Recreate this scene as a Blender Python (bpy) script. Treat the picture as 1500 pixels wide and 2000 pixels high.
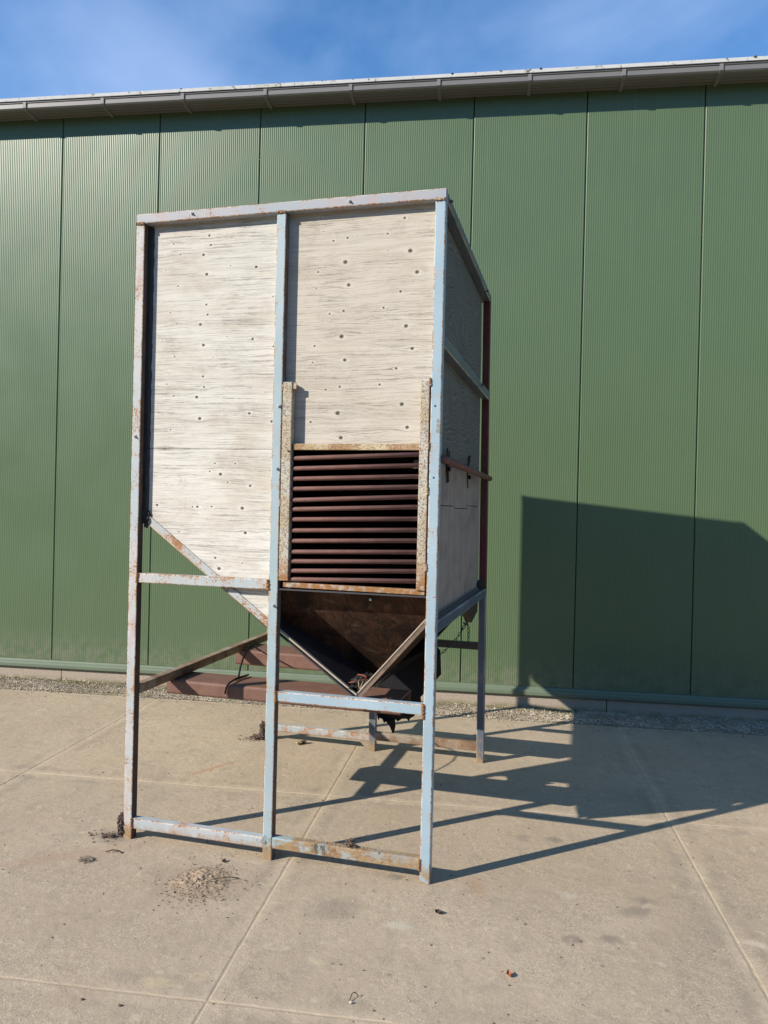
import bpy, math, random
import numpy as np
from mathutils import Vector, Matrix, noise as mn
random.seed(7); rng = np.random.default_rng(7)
R = math.radians
scn = bpy.context.scene
for o in list(bpy.data.objects): bpy.data.objects.remove(o)
C = scn.collection

# ------------------------------------------------------------------ camera
cam = bpy.data.cameras.new('camera'); co = bpy.data.objects.new('camera', cam); C.objects.link(co); scn.camera = co
cam.sensor_fit = 'VERTICAL'; cam.sensor_height = 36; cam.lens = 27.22; cam.clip_start = .05; cam.clip_end = 2000
yaw, pitch, roll = .2643532, -.0047498, .0237675
fw = Vector((-math.sin(yaw)*math.cos(pitch), math.cos(yaw)*math.cos(pitch), math.sin(pitch)))
rt = Vector((math.cos(yaw), math.sin(yaw), 0)); up = rt.cross(fw)
r2 = rt*math.cos(roll)+up*math.sin(roll); u2 = -rt*math.sin(roll)+up*math.cos(roll)
M = Matrix((r2, u2, -fw)).transposed().to_4x4(); M.translation = Vector((.70019, -3.56219, 1.76)); co.matrix_world = M

# ------------------------------------------------------------------ world, sun, exposure
SUN_AZ, SUN_EL = 227.0, 29.75
w = bpy.data.worlds.new("World"); scn.world = w; w.use_nodes = True
wn = w.node_tree; bg = wn.nodes['Background']
sky = wn.nodes.new('ShaderNodeTexSky'); sky.sky_type = 'NISHITA'; sky.sun_disc = False
sky.sun_elevation = R(SUN_EL); sky.sun_rotation = R(SUN_AZ); sky.air_density = 1.0; sky.dust_density = 0.0; sky.ozone_density = 4.0
tc = wn.nodes.new('ShaderNodeTexCoord')
mp = wn.nodes.new('ShaderNodeMapping'); mp.inputs['Scale'].default_value = (1.7, 1.5, 2.3); mp.inputs['Rotation'].default_value = (.3, .5, .4)
cn = wn.nodes.new('ShaderNodeTexNoise'); cn.inputs['Scale'].default_value = 1.3; cn.inputs['Detail'].default_value = 7; cn.inputs['Roughness'].default_value = .5; cn.inputs['Distortion'].default_value = .35
cr = wn.nodes.new('ShaderNodeMapRange'); cr.interpolation_type = 'SMOOTHSTEP'; cr.inputs[1].default_value = .34; cr.inputs[2].default_value = .74; cr.inputs[3].default_value = 0; cr.inputs[4].default_value = .32
mx = wn.nodes.new('ShaderNodeMix'); mx.data_type = 'RGBA'; mx.inputs[7].default_value = (5.6, 6.6, 8.8, 1)
hs = wn.nodes.new('ShaderNodeHueSaturation'); hs.inputs['Saturation'].default_value = 1.32; hs.inputs['Value'].default_value = 1.0
wn.links.new(tc.outputs['Generated'], mp.inputs[0]); wn.links.new(mp.outputs[0], cn.inputs['Vector']); wn.links.new(cn.outputs[0], cr.inputs[0])
wn.links.new(sky.outputs[0], hs.inputs['Color']); wn.links.new(cr.outputs[0], mx.inputs[0]); wn.links.new(hs.outputs[0], mx.inputs[6]); wn.links.new(mx.outputs[2], bg.inputs[0])
bg.inputs[1].default_value = .13
sl = bpy.data.lights.new('sun', 'SUN'); sl.energy = 5.0; sl.angle = R(.53); sl.color = (1, .93, .82)
so = bpy.data.objects.new('sun', sl); C.objects.link(so)
az, el = R(SUN_AZ), R(SUN_EL)
sd = Vector((math.sin(az)*math.cos(el), math.cos(az)*math.cos(el), math.sin(el)))
so.rotation_euler = sd.to_track_quat('Z', 'Y').to_euler(); so.location = sd*30
vs = scn.view_settings; vs.view_transform = 'Standard'; vs.look = 'None'; vs.exposure = .50; vs.gamma = 1; vs.use_curve_mapping = False

# ------------------------------------------------------------------ node helper
EDGEMAT = {}
class N:
    def __init__(s, name):
        s.m = bpy.data.materials.new(name); s.m.use_nodes = True; s.t = s.m.node_tree; s.b = s.t.nodes['Principled BSDF']
        g = s.t.nodes.new('ShaderNodeNewGeometry'); s.pos = g.outputs['Position']
    def node(s, k, **kw):
        n = s.t.nodes.new(k)
        for a, v in kw.items(): setattr(n, a, v)
        return n
    def put(s, sock, v):
        if isinstance(v, bpy.types.NodeSocket): s.t.links.new(v, sock)
        elif v is not None:
            if isinstance(v, (tuple, list)) and len(v) == 3 and sock.type == 'RGBA': v = (*v, 1)
            sock.default_value = v
    def map(s, v, scale=(1, 1, 1), loc=(0, 0, 0), rot=(0, 0, 0)):
        n = s.node('ShaderNodeMapping'); s.put(n.inputs[0], v); n.inputs['Scale'].default_value = scale; n.inputs['Location'].default_value = loc; n.inputs['Rotation'].default_value = rot
        return n.outputs[0]
    def noise(s, v, scale, detail=4, rough=.55, dist=0, scl3=None):
        if scl3: v = s.map(v, scl3)
        n = s.node('ShaderNodeTexNoise'); s.put(n.inputs['Vector'], v); n.inputs['Scale'].default_value = scale; n.inputs['Detail'].default_value = detail; n.inputs['Roughness'].default_value = rough; n.inputs['Distortion'].default_value = dist
        return n.outputs[0]
    def vor(s, v, scale, out=0, feat='F1', rnd=1):
        n = s.node('ShaderNodeTexVoronoi', feature=feat); s.put(n.inputs['Vector'], v); n.inputs['Scale'].default_value = scale; n.inputs['Randomness'].default_value = rnd
        return n.outputs[out]
    def ramp(s, v, a, b, lo=0, hi=1, smooth=True):
        n = s.node('ShaderNodeMapRange'); n.interpolation_type = 'SMOOTHSTEP' if smooth else 'LINEAR'
        s.put(n.inputs[0], v); s.put(n.inputs[1], a); s.put(n.inputs[2], b); s.put(n.inputs[3], lo); s.put(n.inputs[4], hi); return n.outputs[0]
    def math(s, op, a, b=None, c=None):
        n = s.node('ShaderNodeMath', operation=op); s.put(n.inputs[0], a)
        if b is not None: s.put(n.inputs[1], b)
        if c is not None: s.put(n.inputs[2], c)
        return n.outputs[0]
    def mix(s, f, a, b, mode='MIX'):
        n = s.node('ShaderNodeMix', data_type='RGBA', blend_type=mode); s.put(n.inputs[0], f); s.put(n.inputs[6], a); s.put(n.inputs[7], b); return n.outputs[2]
    def sep(s, v):
        n = s.node('ShaderNodeSeparateXYZ'); s.put(n.inputs[0], v); return n.outputs
    def comb(s, x, y, z):
        n = s.node('ShaderNodeCombineXYZ'); s.put(n.inputs[0], x); s.put(n.inputs[1], y); s.put(n.inputs[2], z); return n.outputs[0]
    def attr(s, name):
        n = s.node('ShaderNodeAttribute'); n.attribute_name = name; return n.outputs['Fac']
    def bump(s, h, strength=.3, dist=.01):
        n = s.node('ShaderNodeBump'); s.put(n.inputs['Height'], h); n.inputs['Strength'].default_value = strength; n.inputs['Distance'].default_value = dist
        s.t.links.new(n.outputs[0], s.b.inputs['Normal'])
    def out(s, col, rough=.7, metal=0, spec=.5):
        s.put(s.b.inputs['Base Color'], col); s.put(s.b.inputs['Roughness'], rough); s.put(s.b.inputs['Metallic'], metal); s.put(s.b.inputs['Specular IOR Level'], spec); return s.m

def m_paint(name, base, base2, rust=.5, pink=.5, rough=.42):
    n = N(name); p = n.pos
    big = n.noise(p, 2.2, 3); med = n.noise(p, 11, 5, .6)
    c = n.mix(n.ramp(big, .35, .65), base, base2)
    c = n.mix(n.ramp(n.noise(p, 7, 4, .6, 0, (1, 1, .45)), .56, .72, 0, pink), c, (.38, .25, .235))
    dirt = n.noise(p, 26, 6, .7); c = n.mix(n.ramp(dirt, .5, .75, 0, .35), c, (.33, .31, .28))
    streak = n.noise(p, 1, 5, .65, 0, (55, 55, 7))
    fine = n.noise(p, 95, 5, .7)
    v = n.math('ADD', n.math('MULTIPLY', fine, .62), n.math('MULTIPLY', med, .55))
    z = n.sep(p)[2]
    lowz = n.ramp(z, .02, .15, .09, 0)
    v = n.math('ADD', v, lowz)
    v = n.math('ADD', v, n.math('MULTIPLY', streak, .20)); v = n.math('SUBTRACT', v, .05)
    th = .86-.17*rust
    rm = n.ramp(v, th-.035, th+.02)
    rc = n.mix(n.noise(p, 60, 3), (.22, .085, .035), (.36, .19, .08))
    c = n.mix(n.ramp(v, th-.11, th-.02, 0, .38), c, (.42, .30, .18))
    c = n.mix(rm, c, rc)
    # dried mud splashed on the feet
    c = n.mix(n.math('MULTIPLY', n.ramp(z, .03, .10, 1, 0), n.ramp(n.noise(p, 16, 5), .36, .52)), c, (.27, .19, .11))
    # dark chips
    chip = n.ramp(n.noise(p, 150, 3, .6), .69, .73); c = n.mix(n.math('MULTIPLY', chip, .8), c, (.07, .06, .055))
    n.bump(n.math('SUBTRACT', n.math('MULTIPLY', fine, .5), rm), .35, .0012)
    return n.out(c, n.ramp(rm, 0, 1, rough, .85), 0, .45)

_mp = m_paint
def m_paint(name, base, base2, rust=.5, pink=.5, rough=.42, edge=True):
    m = _mp(name, base, base2, rust, pink, rough)
    if edge: EDGEMAT[name] = _mp(name+'_worn_edge', tuple(min(.75, x*1.2) for x in base), (.52, .44, .36), min(1.25, rust+.62), pink, .7)
    return m

def m_rust(name, a, b, c3=None, dots=0, rough=.8, gloss=0):
    n = N(name); p = n.pos
    c = n.mix(n.ramp(n.noise(p, 14, 6, .65), .35, .65), a, b)
    if c3:
        f = n.ramp(n.noise(p, 5, 5, .7), .42, .6); c = n.mix(f, c, c3)
    if dots:
        d = n.ramp(n.noise(p, 130, 2, .5), .53, .6, 0, dots); c = n.mix(d, c, (.13, .06, .025))
        d2 = n.ramp(n.noise(p, 60, 4, .6), .56, .66, 0, dots*.7); c = n.mix(d2, c, (.32, .17, .06))
        z = n.sep(p)[2]; c = n.mix(n.math('MULTIPLY', n.ramp(z, 1.38, 1.56, 1, 0), n.ramp(n.noise(p, 40, 4), .3, .55)), c, (.28, .13, .04))
    c = n.mix(n.ramp(n.noise(p, 220, 2), .4, .75, 0, .35), c, (.07, .035, .025))
    n.bump(n.noise(p, 170, 4, .6), .4, .001)
    return n.out(c, rough, 0, .35)

def m_ply(name, light, dark, crack=(.10, .085, .07), knots=True, grain=1., ring=0., axis=0, tint=None, warm=None):
    """plywood whose veneer grain follows the attributes gz (warped height) and kd (distance to the next knot / its radius)"""
    n = N(name); p = n.pos; s = n.sep(p); a = s[axis]
    gz = n.attr('gz'); kd = n.attr('kd')
    v1 = n.comb(n.math('MULTIPLY', a, 2.4), 0, n.math('MULTIPLY', gz, 150))
    v2 = n.comb(n.math('MULTIPLY', a, 7), 3, n.math('MULTIPLY', gz, 310))
    v3 = n.comb(n.math('MULTIPLY', a, 2.0), 7, n.math('MULTIPLY', gz, 150))
    g1 = n.noise(v1, 1, 4, .6, .3); g2 = n.noise(v2, 1, 4, .65, .2); g3 = n.noise(v3, 1, 5, .62, .3)
    c = n.mix(n.ramp(g1, .28, .52), dark, light)
    patch = n.noise(p, 2.6, 5, .65, .4, (1, 1, 1.9)); c = n.mix(n.ramp(patch, .44, .68, 0, .5), c, warm or (.42, .36, .28)); c = n.mix(n.ramp(n.noise(p, 6, 6, .75, .5, (1, 1, 2.2)), .54, .7, 0, .4), c, n.mix(.5, light, (.33, .30, .26)))
    c = n.mix(n.ramp(n.noise(v1, .22, 3, .6), .48, .75, 0, .30*grain), c, (.27, .235, .19))
    if ring:
        wv = n.math('SINE', n.math('MULTIPLY', gz, 260)); c = n.mix(n.ramp(wv, .1, .95, 0, ring), c, tint or light)
    ck = n.ramp(g2, .60, .67, 0, .6)
    ck = n.math('MULTIPLY', ck, n.ramp(n.noise(v1, .55, 3, .6), .36, .62, .2, 1))
    line = n.ramp(n.math('ABSOLUTE', n.math('SUBTRACT', g3, .5)), .003, .020, 1, 0)
    line = n.math('MULTIPLY', line, n.ramp(n.noise(n.map(v2, loc=(9, 0, 4)), .45, 3, .6), .40, .60, .1, 1))
    ck = n.math('MAXIMUM', ck, line)
    # fine crazing across the grain
    cz = n.vor(n.comb(n.math('MULTIPLY', a, 60), 0, n.math('MULTIPLY', gz, 130)), 1, 0, 'DISTANCE_TO_EDGE')
    cz = n.math('MULTIPLY', n.ramp(cz, .0, .10, 1, 0), n.ramp(n.noise(p, 7, 4, .6), .55, .7, 0, .6)); ck = n.math('MAXIMUM', ck, cz)
    ck = n.math('MULTIPLY', ck, n.ramp(n.noise(p, 3.4, 4, .6, .4, (1, 1, 1.6)), .36, .60, .35, 1)); c = n.mix(n.math('MULTIPLY', ck, .8*grain), c, crack)
    h = n.math('SUBTRACT', n.math('MULTIPLY', g1, .5), n.math('MULTIPLY', ck, .9))
    if knots:
        c = n.mix(n.ramp(kd, 1.2, 3.4, .25, 0), c, n.mix(.5, light, (.66, .62, .54)))
        kr = n.math('ADD', kd, n.math('MULTIPLY', n.math('SUBTRACT', n.noise(p, 300, 3), .5), .5))
        c = n.mix(n.ramp(kr, .8, 1.1, .93, 0), c, n.mix(n.ramp(kd, .25, .75), (.035, .03, .024), n.mix(n.noise(p, 400, 2), (.08, .07, .055), (.15, .13, .10))))
        h = n.math('SUBTRACT', h, n.ramp(kr, .85, 1.15, .8, 0))
    if name.startswith('dark'):
        c = n.mix(n.ramp(n.noise(p, 5, 6, .7, .8), .44, .62, 0, .75), c, (.012, .008, .006)); c = n.mix(n.ramp(n.noise(p, 11, 6, .7, 1.2), .56, .7, 0, .6), c, (.16, .09, .045))
    n.bump(h, .5, .0016)
    return n.out(c, .85, 0, .2)

def simple(name, col, rough=.6, spec=.4, var=.15, sc=20, bumpd=.0):
    n = N(name); f = n.noise(n.pos, sc, 5, .6); k = n.mix(f, tuple(x*(1-var) for x in col), tuple(min(1, x*(1+var)) for x in col))
    if bumpd: n.bump(n.noise(n.pos, sc*5, 4), .5, bumpd)
    return n.out(k, rough, 0, spec)

# ------------------------------------------------------------------ mesh helpers
WARP = False
def warp(vv):
    v = np.asarray(vv, float).copy()
    k = np.clip(v[:, 1]/1.88, 0, 1)*np.clip(v[:, 2]/3.264, 0, 1.02)
    v[:, 0] -= .027*k; v[:, 1] -= .02*k
    return v
def mesh(name, v, f, m, parent=None, smooth=False, wp=None):
    if (WARP if wp is None else wp): v = warp(v)
    me = bpy.data.meshes.new(name); me.from_pydata([tuple(map(float, x)) for x in v], [], f); me.materials.append(m)
    if smooth:
        for p in me.polygons: p.use_smooth = True
    o = bpy.data.objects.new(name, me); C.objects.link(o)
    if parent: link(o, parent)
    return o
def link(o, parent):
    o.parent = parent; o.matrix_parent_inverse = INV.get(parent.name, Matrix.Identity(4))
INV = {}
def empty(name, loc=(0, 0, 0), rz=0, keep=False):
    """an Empty at the thing's base; children are built in world coordinates unless keep"""
    e = bpy.data.objects.new(name, None); e.empty_display_size = .2; C.objects.link(e); e.location = loc; e.rotation_euler.z = rz
    if not keep: INV[e.name] = (Matrix.Translation(loc) @ Matrix.Rotation(rz, 4, 'Z')).inverted()
    return e
def tag(o, label=None, cat=None, group=None, kind=None):
    for k, v in (('label', label), ('category', cat), ('group', group), ('kind', kind)):
        if v: o[k] = v
    return o
def addbox(V, F, lo, hi):
    b = len(V); (x0, y0, z0), (x1, y1, z1) = lo, hi
    V += [(x0, y0, z0), (x1, y0, z0), (x1, y1, z0), (x0, y1, z0), (x0, y0, z1), (x1, y0, z1), (x1, y1, z1), (x0, y1, z1)]
    F += [tuple(b+i for i in q) for q in ((0, 3, 2, 1), (4, 5, 6, 7), (0, 1, 5, 4), (1, 2, 6, 5), (2, 3, 7, 6), (3, 0, 4, 7))]
def box(name, lo, hi, m, parent=None, **k):
    V, F = [], []; addbox(V, F, lo, hi); return mesh(name, V, F, m, parent, **k)
def sweep(V, F, pts, prof, upv=(0, 0, 1), cap=True):
    """profile (list of (a,b)) swept along pts"""
    pts = [Vector(p) for p in pts]; n = len(prof); rings = []
    U = Vector(upv)
    for i, p in enumerate(pts):
        d = (pts[min(i+1, len(pts)-1)]-pts[max(i-1, 0)]).normalized()
        a = d.cross(U)
        if a.length < 1e-4: a = d.cross(Vector((1, 0, 0)))
        a.normalize(); b = a.cross(d).normalized()
        rings.append(len(V)); V += [tuple(p+a*q[0]+b*q[1]) for q in prof]
    for i in range(len(pts)-1):
        r0, r1 = rings[i], rings[i+1]
        for j in range(n): F.append((r0+j, r0+(j+1) % n, r1+(j+1) % n, r1+j))
    if cap: F.append(tuple(rings[0]+j for j in reversed(range(n)))); F.append(tuple(rings[-1]+j for j in range(n)))
def rsq(w_, h, r=.005, k=2):
    out = []
    for cx, cy, a0 in ((w_/2-r, h/2-r, 0), (-w_/2+r, h/2-r, 90), (-w_/2+r, -h/2+r, 180), (w_/2-r, -h/2+r, 270)):
        for i in range(k+1):
            a = R(a0+90*i/k); out.append((cx+r*math.cos(a), cy+r*math.sin(a)))
    return out
def circ(r, k=12): return [(r*math.cos(2*math.pi*i/k), r*math.sin(2*math.pi*i/k)) for i in range(k)]
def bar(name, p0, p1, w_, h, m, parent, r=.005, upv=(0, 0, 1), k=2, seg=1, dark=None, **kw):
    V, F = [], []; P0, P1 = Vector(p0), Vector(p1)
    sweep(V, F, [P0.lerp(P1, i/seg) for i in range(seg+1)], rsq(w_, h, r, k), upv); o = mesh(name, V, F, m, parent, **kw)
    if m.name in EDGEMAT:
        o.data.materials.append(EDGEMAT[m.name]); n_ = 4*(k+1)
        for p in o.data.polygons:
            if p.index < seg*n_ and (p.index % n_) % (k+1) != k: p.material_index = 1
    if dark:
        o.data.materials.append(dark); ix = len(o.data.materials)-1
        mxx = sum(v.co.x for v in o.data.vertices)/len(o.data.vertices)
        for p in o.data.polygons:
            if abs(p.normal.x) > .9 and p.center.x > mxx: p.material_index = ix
    return o

def rod(name, pts, r, m, parent=None, k=12, smooth=True, **kw):
    V, F = [], []; sweep(V, F, pts, circ(r, k)); o = mesh(name, V, F, m, parent, smooth=smooth, **kw); return o
def blob(name, c, s, m, parent=None, sub=3, amp=.35, fr=2., seed=0, flat=False, **kw):
    import bmesh
    bm = bmesh.new(); bmesh.ops.create_icosphere(bm, subdivisions=sub, radius=1)
    V = []
    for v in bm.verts:
        d = v.co.normalized(); k = 1+amp*mn.fractal(d*fr+Vector((seed*7.3, seed, 1)), 1., 2., 4)
        z = d.z*k
        if flat: z = max(z, -.15)
        V.append((c[0]+d.x*k*s[0], c[1]+d.y*k*s[1], c[2]+z*s[2]))
    F = [tuple(x.index for x in f.verts) for f in bm.faces]; bm.free()
    return mesh(name, V, F, m, parent, **kw)

# ------------------------------------------------------------------ materials of the setting
WA = .12183769
def m_wall():
    n = N('green_coated_steel'); p = n.pos
    c = n.mix(n.noise(p, .8, 4), (.080, .124, .060), (.094, .139, .070))
    c = n.mix(n.ramp(n.noise(p, 3, 5, .7, 0, (1, 1, .25)), .5, .8, 0, .25), c, (.11, .155, .08))
    z = n.sep(p)[2]; c = n.mix(n.math('MULTIPLY', n.ramp(z, .18, .55, .6, 0), n.ramp(n.noise(p, 12, 6, .7), .35, .65)), c, (.2, .19, .14))
    oi = n.node('ShaderNodeObjectInfo'); c = n.mix(n.math('MULTIPLY', oi.outputs['Random'], .16), c, (.11, .155, .085))
    run = n.noise(p, 1, 5, .7, 0, (14, 14, .5)); c = n.mix(n.math('MULTIPLY', n.ramp(run, .56, .75, 0, .3), n.ramp(z, 2.5, 5.5)), c, (.15, .18, .11))
    n.bump(n.noise(p, 1.1, 3, .5, 0, (1, 1, .7)), .35, .012)
    return n.out(c, n.ramp(n.noise(p, 2, 3), .3, .7, .35, .42), 0, .42)
M_WALL = m_wall()
M_SEAM = simple('dark_joint', (.012, .016, .012), .8)
M_FLASH = simple('green_flashing', (.125, .16, .105), .55, .5, .1, 3)
def m_plinth():
    n = N('pebbledash_plinth'); p = n.pos
    c = n.mix(n.noise(p, 90, 4, .7), (.27, .21, .16), (.50, .43, .345)); z = n.sep(p)[2]
    c = n.mix(n.math('MULTIPLY', n.ramp(z, .0, .05, .8, 0), n.ramp(n.noise(p, 9, 4), .35, .6)), c, (.18, .17, .07))
    n.bump(n.noise(p, 130, 4, .7), 1., .006); return n.out(c, .9, 0, .2)
M_PLINTH = m_plinth()
def m_concrete():
    n = N('worn_concrete'); p = n.pos
    q = n.map(p, rot=(0, 0, -WA)); s = n.sep(q)
    big = n.noise(p, .55, 5, .6, .3); med = n.noise(p, 3.1, 6, .62, .2); fine = n.noise(p, 38, 5, .7)
    c = n.mix(n.ramp(big, .33, .66), (.40, .305, .205), (.475, .37, .255))
    c = n.mix(n.ramp(med, .45, .7, 0, .35), c, (.33, .25, .17))
    c = n.mix(n.ramp(n.noise(p, 1.7, 6, .7, .4), .55, .72, 0, .45), c, (.56, .45, .315))
    c = n.mix(n.ramp(n.noise(p, 1.1, 5, .65, .4, (1, 2.2, 1)), .58, .72, 0, .35), c, (.42, .27, .17)); c = n.mix(n.ramp(n.noise(p, .8, 7, .72, .8, (1.6, .6, 1)), .50, .68, 0, .38), c, (.29, .235, .175))
    c = n.mix(n.ramp(fine, .4, .72, 0, .30), c, (.27, .21, .15))
    cell = n.vor(p, 240, 1)      # aggregate grains
    g = n.sep(cell)[0]
    ex = n.ramp(n.noise(p, 2.3, 4, .6), .38, .62, .25, 1)
    c = n.mix(n.math('MULTIPLY', n.ramp(g, .78, .93, 0, .5), ex), c, (.72, .60, .44))
    c = n.mix(n.math('MULTIPLY', n.ramp(g, .2, .08, 0, .4), ex), c, (.13, .11, .085))
    # sandy dust gathered beside the joints (2 m grid, joints at u=-0.706+2k, v=1.0+2k)
    for ax, off in ((0, .706), (1, -1.0)):
        t = n.math('PINGPONG', n.math('ADD', s[ax], off+40), 1.0)
        wob = n.math('MULTIPLY', n.math('SUBTRACT', n.noise(p, 11, 6, .7), .5), .11)
        e = n.math('ADD', t, wob)
        c = n.mix(n.math('MULTIPLY', n.ramp(e, .012, .062, .7, 0), n.ramp(n.noise(p, 3.3, 5, .7), .35, .62, .15, .9)), c, (.54, .43, .30))
        c = n.mix(n.math('MULTIPLY', n.ramp(n.math('ABSOLUTE', n.math('SUBTRACT', e, .085)), .0, .05, .3, 0), n.ramp(med, .4, .6)), c, (.2, .17, .135))
    # small dark spots
    vd = n.vor(n.map(p, (1, 1.25, 1)), 2.6); sel = n.sep(n.vor(n.map(p, (1, 1.25, 1)), 2.6, 1))[1]
    sp = n.math('ADD', vd, n.math('MULTIPLY', n.math('SUBTRACT', n.noise(p, 21, 6, .75), .4), .35))
    c = n.mix(n.math('MULTIPLY', n.ramp(sp, .05, .17, .4, 0), n.ramp(sel, .72, .78)), c, (.17, .145, .115))
    vd2 = n.vor(p, 9); sel2 = n.sep(n.vor(p, 9, 1))[0]
    c = n.mix(n.math('MULTIPLY', n.ramp(vd2, .05, .12, .6, 0), n.ramp(sel2, .86, .9)), c, (.10, .085, .07))
    c = n.mix(n.math('MULTIPLY', n.ramp(vd2, .08, .2, .4, 0), n.ramp(sel2, .16, .12)), c, (.62, .54, .42))
    # stains that stay on the slabs
    ST = [(.662, -.271, .05, .035, 0, (.15, .115, .09), .75), (.805, -.226, .055, .035, .2, (.16, .13, .10), .75), (.919, .045, .09, .05, .5, (.19, .16, .125), .7), (.958, .151, .06, .035, .1, (.15, .125, .1), .7),
          (.371, .665, .05, .05, 0, (.2, .165, .13), .6), (.537, .70, .06, .045, 0, (.15, .13, .1), .7), (-.172, .026, .045, .035, 0, (.16, .145, .1), .95), (.211, .05, .05, .13, .3, (.36, .215, .13), .65),
          (-1.722, 1.10, .022, .23, -.42, (.42, .2, .1), .75), (-.36, -.35, .13, .10, .3, (.2, .165, .13), .6), (-1.76, -.25, .07, .42, -.9, (.38, .24, .16), .6), (-.79, -1.03, .10, .035, .1, (.56, .44, .27), .7),
          (-.70, -.96, .05, .03, .1, (.55, .43, .27), .7), (1.396, -.079, .09, .03, -.2, (.58, .5, .37), .8), (-.295, -.735, .04, .03, 0, (.52, .44, .29), .7), (-1.05, -1.19, .10, .08, .4, (.37, .25, .17), .5),
          (-.05, -.38, .07, .04, .2, (.55, .48, .36), .8), (.631, .095, .06, .03, 0, (.54, .48, .37), .6), (-.999, .19, .06, .16, -.7, (.38, .21, .1), .6), (-1.70, .01, .13, .09, 0, (.16, .12, .09), .65), (-1.03, -.3, .26, .2, .2, (.33, .235, .155), .7)]
    for (x, y, rx, ry, a, col, k) in ST:
        loc = n.node('ShaderNodeMapping'); loc.vector_type = 'TEXTURE'; n.put(loc.inputs[0], p); loc.inputs['Location'].default_value = (x, y, 0); loc.inputs['Rotation'].default_value = (0, 0, a); loc.inputs['Scale'].default_value = (rx, ry, 1)
        L = n.node('ShaderNodeVectorMath', operation='LENGTH'); n.put(L.inputs[0], loc.outputs[0])
        d = n.math('ADD', L.outputs['Value'], n.math('MULTIPLY', n.math('SUBTRACT', n.noise(p, 19, 7, .75), .5), 2.4))
        c = n.mix(n.ramp(d, .35, 1.25, k*.85, 0), c, col)
    oi = n.node('ShaderNodeObjectInfo'); c = n.mix(n.math('MULTIPLY', oi.outputs['Random'], .30), c, (.31, .265, .205))
    mot = n.noise(p, 9, 7, .72, .3); c = n.mix(n.ramp(mot, .5, .66, 0, .34), c, (.25, .205, .15)); c = n.mix(n.ramp(n.noise(p, 13, 6, .7, .5), .57, .68, 0, .35), c, (.56, .46, .335))
    h = n.math('ADD', n.math('MULTIPLY', n.noise(p, 150, 5, .75), .6), n.math('MULTIPLY', n.noise(p, 22, 5), .8))
    n.bump(n.math('ADD', h, n.math('MULTIPLY', mot, 1.2)), .85, .0045)
    return n.out(c, .92, 0, .2)
M_CONC = m_concrete()
M_SAND = simple('joint_sand', (.40, .315, .215), .95, .1, .4, 25, .004)
def m_gravelbed():
    n = N('gravel_bed'); p = n.pos
    c = n.mix(n.noise(p, 120, 4, .7), (.24, .195, .14), (.52, .445, .33)); c = n.mix(n.ramp(n.noise(p, 4, 5, .6), .5, .66, 0, .6), c, (.16, .16, .06))
    n.bump(n.noise(p, 160, 4), 1, .01); return n.out(c, .95, 0, .1)
M_GRAV = m_gravelbed()
def m_pebble():
    n = N('pebble'); g = n.sep(n.vor(n.pos, 60, 1)); c = n.mix(g[0], (.24, .195, .14), (.58, .49, .37)); c = n.mix(n.ramp(g[1], .8, .9, 0, .7), c, (.14, .12, .10)); c = n.mix(n.ramp(n.noise(n.pos, 3, 4, .6), .42, .6, 0, .6), c, (.19, .155, .10)); return n.out(c, .85, 0, .3)
M_PEB = m_pebble()
M_GRASS = simple('moss_green', (.12, .13, .035), .9, .1, .5, 30)
M_STRAW = simple('dry_leaf', (.42, .34, .2), .8, .2, .4, 40)
M_EARTH = simple('low_bounce_earth', (.07, .075, .04), .95, .1, .4, .4)  # unseen ground beyond the slabs, coloured dark to cut bounced light

# ------------------------------------------------------------------ ground
ground = mesh('ground', [(-300, -300, -.05), (300, -300, -.05), (300, 300, -.05), (-300, 300, -.05)], [(0, 1, 2, 3)], M_EARTH); tag(ground, kind='structure')
WLOC = (0, 3.4690, 0)          # frame of the building: x along the wall, y into it
pav = mesh('pavement', [(-15, -8.45, -.0022), (17, -8.45, -.0022), (17, -.449, -.0022), (-15, -.449, -.0022)], [(0, 1, 2, 3)], M_SAND)
pav.location = WLOC; pav.rotation_euler.z = WA; tag(pav, kind='structure')
def slab_mesh(i):
    rr = random.Random(i); K = 60; h = .9965
    def ring(ins, z, j):
        pts = []
        for s in range(4):
            for k in range(K):
                t = -1+2*k/K; a = h-ins; q = a+j*mn.fractal(Vector((t*9+s*20, i*3.1, 0)), 1, 2, 4)*1.0
                x, y = [(t*a, -q), (q, t*a), (-t*a, q), (-q, -t*a)][s]; pts.append((x, y, z))
        return pts
    V = ring(0, -.11, .0022)+ring(0, -.0016, .0025)+ring(.006, .0, .0035); n_ = 4*K; F = []
    for L in (0, 1):
        for k in range(n_): F.append((L*n_+k, L*n_+(k+1) % n_, (L+1)*n_+(k+1) % n_, (L+1)*n_+k))
    F.append(tuple(2*n_+k for k in range(n_)))
    me = bpy.data.meshes.new('concrete_slab'); me.from_pydata(V, [], F); me.materials.append(M_CONC); return me
SL = [slab_mesh(i) for i in range(6)]
V0 = -3.443+1.0
for ix in range(-7, 8):
    for iy in range(-3, 1):  # slab rows stop short behind the camera to lower the bounce
        o = bpy.data.objects.new('concrete_slab', random.choice(SL)); C.objects.link(o); o.parent = pav
        jx = .012*(iy % 2)
        o.location = (.294-.4215+2*ix, V0-1.0+2*iy+1.0*1+0.0, random.uniform(-.0004, .0002))
        o.location.y = V0+1.0+2*iy-0.0
        o.rotation_euler.z = random.choice((0, .5, 1, 1.5))*math.pi+random.uniform(-.0012, .0012)
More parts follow.
